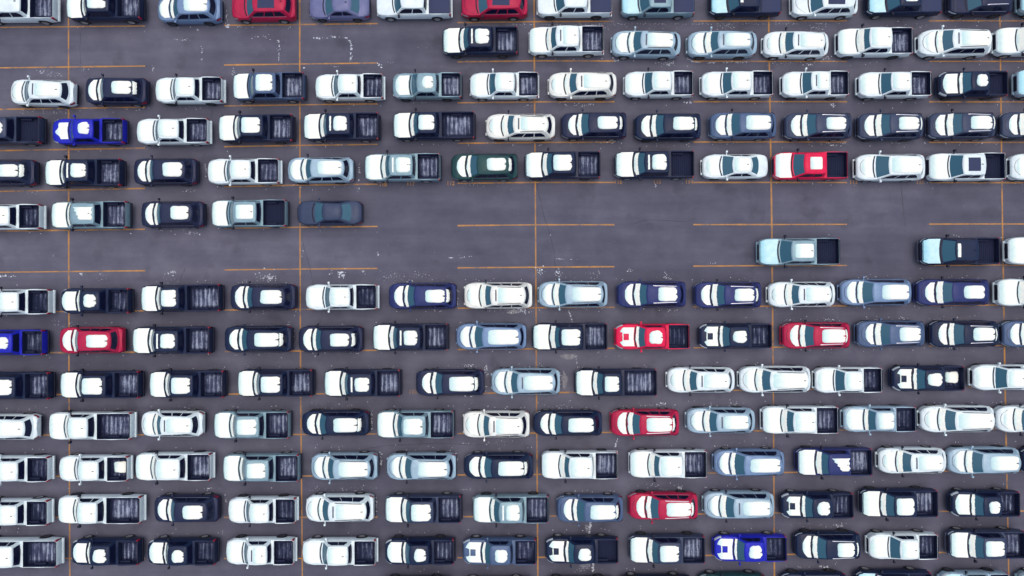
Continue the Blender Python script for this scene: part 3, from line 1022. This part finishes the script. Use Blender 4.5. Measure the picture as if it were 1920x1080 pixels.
# lumps of snow that fell off the vehicles
ice = snow_mat('fallen_snow', (.60, .64, .72), (.40, .44, .54), False)
bm = bmesh.new()
def lump(x, y, r):
    n = 6; a0 = random.uniform(0, 6); st_ = random.uniform(.6, 1.6); hgt = r*random.uniform(.3, .6)
    o_ = [bm.verts.new((x+r*st_*random.uniform(.7, 1.1)*math.cos(a0+i*math.pi/3), y+r/st_*random.uniform(.7, 1.1)*math.sin(a0+i*math.pi/3), .001)) for i in range(n)]
    i_ = [bm.verts.new((x+(q.co.x-x)*.55, y+(q.co.y-y)*.55, hgt)) for q in o_]
    for i in range(n): bm.faces.new((o_[i], o_[(i+1) % n], i_[(i+1) % n], i_[i]))
    bm.faces.new(i_)
def cluster(px, py, sx, sy, n, rmax=.10):
    for _ in range(n):
        p = P(px+random.gauss(0, sx), py+random.gauss(0, sy)); lump(p.x, p.y, random.uniform(.014, rmax*.62)*random.uniform(.4, 1))
def chain(pts, n, j=1.2, rmax=.08):
    for _ in range(n):
        i = random.randrange(len(pts)-1); t = random.random()
        p = P(lerp(pts[i][0], pts[i+1][0], t)+random.gauss(0, j), lerp(pts[i][1], pts[i+1][1], t)+random.gauss(0, j)); lump(p.x, p.y, random.uniform(.012, rmax*.6))
for q in ((426, 35, 2, 8, 16, .12), (427, 48, 2, 2, 10, .2), (372, 57, 1, 1, 3, .15), (345, 75, 10, 1.2, 14, .08), (493, 70, 8, 2, 14, .08), (570, 127, 2, 1, 6, .16), (630, 124, 5, 1.5, 8, .1),
          (712, 122, 2.5, 2, 9, .2), (730, 118, 4, 1, 5, .08), (80, 132, 8, 3, 14, .1), (105, 140, 10, 5, 16, .08), (156, 131, 3, 1.5, 7, .1), (288, 130, 2, 4, 6, .08), (440, 140, 4, 5, 16, .1),
          (365, 201, 12, 2, 16, .07), (100, 210, 20, 3, 12, .08), (60, 362, 6, 2, 8, .09), (358, 357, 6, 2, 14, .1), (362, 437, 7, 2, 14, .11), (365, 456, 2, 2, 4, .08),
          (100, 479, 1, 1, 4, .08), (5, 517, 5, 1, 10, .18), (22, 519, 5, 2, 10, .09), (152, 514, 4, 1.3, 10, .16), (190, 520, 8, 5, 12, .07), (322, 512, 5, 2, 16, .18), (318, 518, 12, 6, 20, .07),
          (105, 606, 12, 4, 14, .07), (500, 518, 9, 5, 40, .13), (507, 523, 5, 3, 16, .16), (640, 513, 4, 4, 26, .2), (678, 509, 3, 2, 8, .1), (620, 514, 2, 3, 6, .1), (708, 475, .8, 3, 7, .12),
          (568, 472, 1, 2, 4, .1), (567, 480, 1, 2, 3, .1), (740, 520, 14, 6, 34, .07), (790, 515, 8, 4, 26, .08), (1013, 508, 4, 4, 26, .13), (1044, 512, 4, 5, 26, .11), (1032, 441, 2, 1, 5, .12),
          (1115, 512, 8, 3, 12, .08), (1180, 507, 2.5, 2, 12, .12), (1252, 512, 4, 2, 6, .07), (1230, 347, 1, 2, 6, .15), (670, 354, 2, 2, 4, .1), (855, 483, 0, 0, 0), (1560, 197, 5, 2, 16, .16),
          (1285, 192, 5, 1.2, 10, .14), (990, 198, 4, 2, 8, .12), (1100, 196, 14, 2, 26, .1), (1470, 119, 12, 2, 16, .08), (1515, 121, 5, 1, 14, .14), (1365, 50, 10, 4, 36, .09), (1120, 52, 60, 4, 40, .07),
          (1530, 52, 8, 4, 26, .09), (1740, 50, 40, 3, 34, .07), (1250, 120, 6, 2, 26, .1), (1260, 117, 3, 2, 10, .1), (1550, 108, 5, 3, 16, .1), (1580, 270, 10, 2, 14, .1), (1560, 272, 3, 1, 8, .16),
          (1145, 265, 8, 2, 20, .12), (1280, 264, 6, 1.5, 14, .12), (1010, 272, 6, 1, 8, .08), (978, 583, 8, 2.5, 40, .13), (955, 582, 6, 2, 20, .08), (970, 579, 3, 1, 8, .16), (1252, 522, 5, 1.5, 16, .1),
          (1255, 582, 4, 1, 10, .1), (1110, 578, 14, 2, 16, .06), (1085, 577, 6, 1, 12, .06), (880, 686, 10, 2, 20, .1), (910, 692, 1.5, 5, 14, .12), (880, 742, 8, 1.5, 14, .12), (1240, 757, 5, 2, 18, .14),
          (1215, 760, 8, 1.5, 12, .08), (1550, 600, 6, 3, 18, .1), (1690, 598, 4, 3, 16, .12), (1553, 657, 6, 2, 12, .09), (1376, 756, 6, 2, 14, .1), (1275, 914, 4, 2.5, 16, .16), (1245, 917, 12, 1, 16, .06),
          (1545, 1063, 5, 2, 16, .15), (1575, 985, 5, 3, 18, .12), (1550, 985, 12, 1.5, 10, .07), (874, 831, 6, 1, 12, .1), (935, 830, 14, 2, 14, .06), (1060, 760, 16, 1.5, 16, .06), (875, 918, 5, 1, 8, .08),
          (670, 916, 20, 1.5, 16, .06), (395, 917, 4, 1.5, 8, .14), (1160, 670, 20, 2, 8, .05), (1385, 1085, 4, 2, 4, .1)):
    cluster(*q)
chain([(585, 71), (620, 70), (635, 68), (650, 71), (657, 78), (659, 90), (658, 105), (657, 115)], 60, 1.2, .12)
chain([(522, 74), (524, 82), (523, 95), (522, 115)], 22, .8, .1)
chain([(378, 85), (379, 95), (378, 115)], 10, .8, .1)
chain([(960, 46), (1050, 46), (1200, 45), (1330, 45), (1440, 45), (1560, 44)], 170, .7, .05)
chain([(838, 485), (850, 483)], 8, .5, .1); chain([(862, 484), (880, 481), (894, 480)], 10, .5, .07)
chain([(1040, 485), (1060, 486), (1090, 486)], 16, .5, .06); chain([(1328, 494), (1345, 493)], 6, .5, .06)
chain([(1066, 582), (1069, 590), (1073, 604)], 30, .5, .09); chain([(1079, 663), (1081, 675), (1083, 690)], 24, .6, .06)
chain([(1158, 824), (1155, 833), (1154, 838)], 20, .8, .1); chain([(1108, 976), (1106, 990), (1105, 1000)], 40, 1, .12); chain([(1112, 1056), (1112, 1071)], 30, .8, .12)
chain([(1108, 985), (1100, 995)], 14, 2, .08); chain([(1085, 1068), (1105, 1062)], 30, 3, .06); chain([(1287, 95), (1290, 110), (1300, 116), (1315, 118)], 40, 1., .09)
chain([(1330, 118), (1365, 117), (1400, 116)], 40, 1.2, .08); chain([(1148, 108), (1153, 114), (1165, 112)], 16, 1., .08); chain([(984, 690), (1000, 686), (1020, 686)], 16, 1.5, .07)
chain([(912, 690), (914, 705), (910, 735)], 14, 1.2, .1); chain([(1045, 690), (1050, 705), (1047, 735)], 22, 1.6, .08); chain([(713, 848), (715, 860), (714, 875)], 16, 1, .1); chain([(855, 848), (857, 862), (855, 890)], 18, 1, .1)
chain([(697, 770), (698, 790), (697, 808)], 14, 1, .1); chain([(705, 925), (706, 945), (705, 965)], 14, 1, .1); chain([(672, 305), (674, 318), (673, 342)], 12, 1, .1); chain([(855, 540), (860, 550), (858, 572)], 14, 1, .1)
chain([(384, 306), (386, 318), (385, 345)], 12, 1, .08); chain([(552, 618), (552, 632), (551, 650)], 12, 1, .09); chain([(422, 925), (424, 940)], 8, .8, .08)
# crumbs under the flanks of most vehicles
for (xc, yc, hw, L_, v) in sides:
    if abs(xc) > 45: continue
    many = v['kind'] in 'SXV'
    sidesg = (-1,) if v['mode'] == 'bottom' else (1,) if v['mode'] == 'top' else (1, -1)
    for s in sidesg:
        for _ in range(random.randrange(2, 16) if many else random.randrange(0, 8)):
            lump(xc+random.uniform(-.5, .5)*L_, yc+s*(hw+abs(random.gauss(.12, .18))), random.uniform(.010, .045))
for _ in range(420):
    p = P(random.uniform(0, 1920), random.uniform(0, 1080)); lump(p.x, p.y, random.uniform(.006, .022))
so = obj('fallen_snow_crumbs', finish(bm, 'fallen_snow', ice, 80)); so['kind'] = 'stuff'
so['label'] = 'crumbs of white snow scattered over the dark asphalt'

# pale wet patches where melt water froze
wet = mat('frozen_melt', (.30, .34, .42), .35)
N, Lk, b = nodes(wet)
for px, py, rx, ry in ((1101, 990, 5, 9), (1098, 1062, 12, 8), (962, 585, 12, 5), (1066, 668, 16, 6), (1058, 712, 6, 18)):
    bmw = bmesh.new(); c0 = P(px, py); ring = []
    for i in range(20):
        a = i*math.pi/10; q = random.uniform(.55, 1.1)
        p = P(px+rx*q*math.cos(a), py+ry*q*math.sin(a)); ring.append(bmw.verts.new((p.x, p.y, .0035)))
    cv = bmw.verts.new((c0.x, c0.y, .0035))
    for i in range(20): bmw.faces.new((ring[i], ring[(i+1) % 20], cv))
    tag_s(obj('ice_patch', finish(bmw, 'ice_patch', None)), 'structure').data.materials.append(wet)
v = coords(N, Lk, 'Object', (1, 1, 1)); f = noise(N, Lk, v, 4., 5)
Lk.new(ramp(N, Lk, f, [(.42, (.10, .10, .145)), (.66, (.17, .19, .25))]), b.inputs['Base Color'])

# ------------------------------------------------------------------ light: overcast day
w = bpy.data.worlds.new('World'); C.world = w; w.use_nodes = True
N, Lk = w.node_tree.nodes, w.node_tree.links
sky = N.new('ShaderNodeTexSky'); sky.sky_type = 'NISHITA'; sky.sun_disc = False
SUN_EL, SUN_AZ = 83, 20
sky.sun_elevation = R(SUN_EL); sky.sun_rotation = R(SUN_AZ); sky.dust_density = 4; sky.air_density = 1.2; sky.ozone_density = .6
hs = N.new('ShaderNodeHueSaturation'); hs.inputs['Saturation'].default_value = 1.25
Lk.new(sky.outputs[0], hs.inputs['Color']); Lk.new(hs.outputs[0], N['Background'].inputs[0])
N['Background'].inputs[1].default_value = .12
sl = bpy.data.lights.new('sun', 'SUN'); so_ = bpy.data.objects.new('sun', sl); COL.objects.link(so_)
sl.energy = 1.4; sl.angle = R(110); sl.color = (1, .93, .74)
d = Vector((math.sin(R(SUN_AZ))*math.cos(R(SUN_EL)), math.cos(R(SUN_AZ))*math.cos(R(SUN_EL)), math.sin(R(SUN_EL))))
so_.rotation_euler = d.to_track_quat('Z', 'Y').to_euler()
so_.location = (0, 0, 60)
vs = C.view_settings; vs.view_transform = 'Standard'; vs.look = 'None'; vs.gamma = 1; vs.exposure = 0.25
C.cycles.max_bounces = 5; C.cycles.use_denoising = True
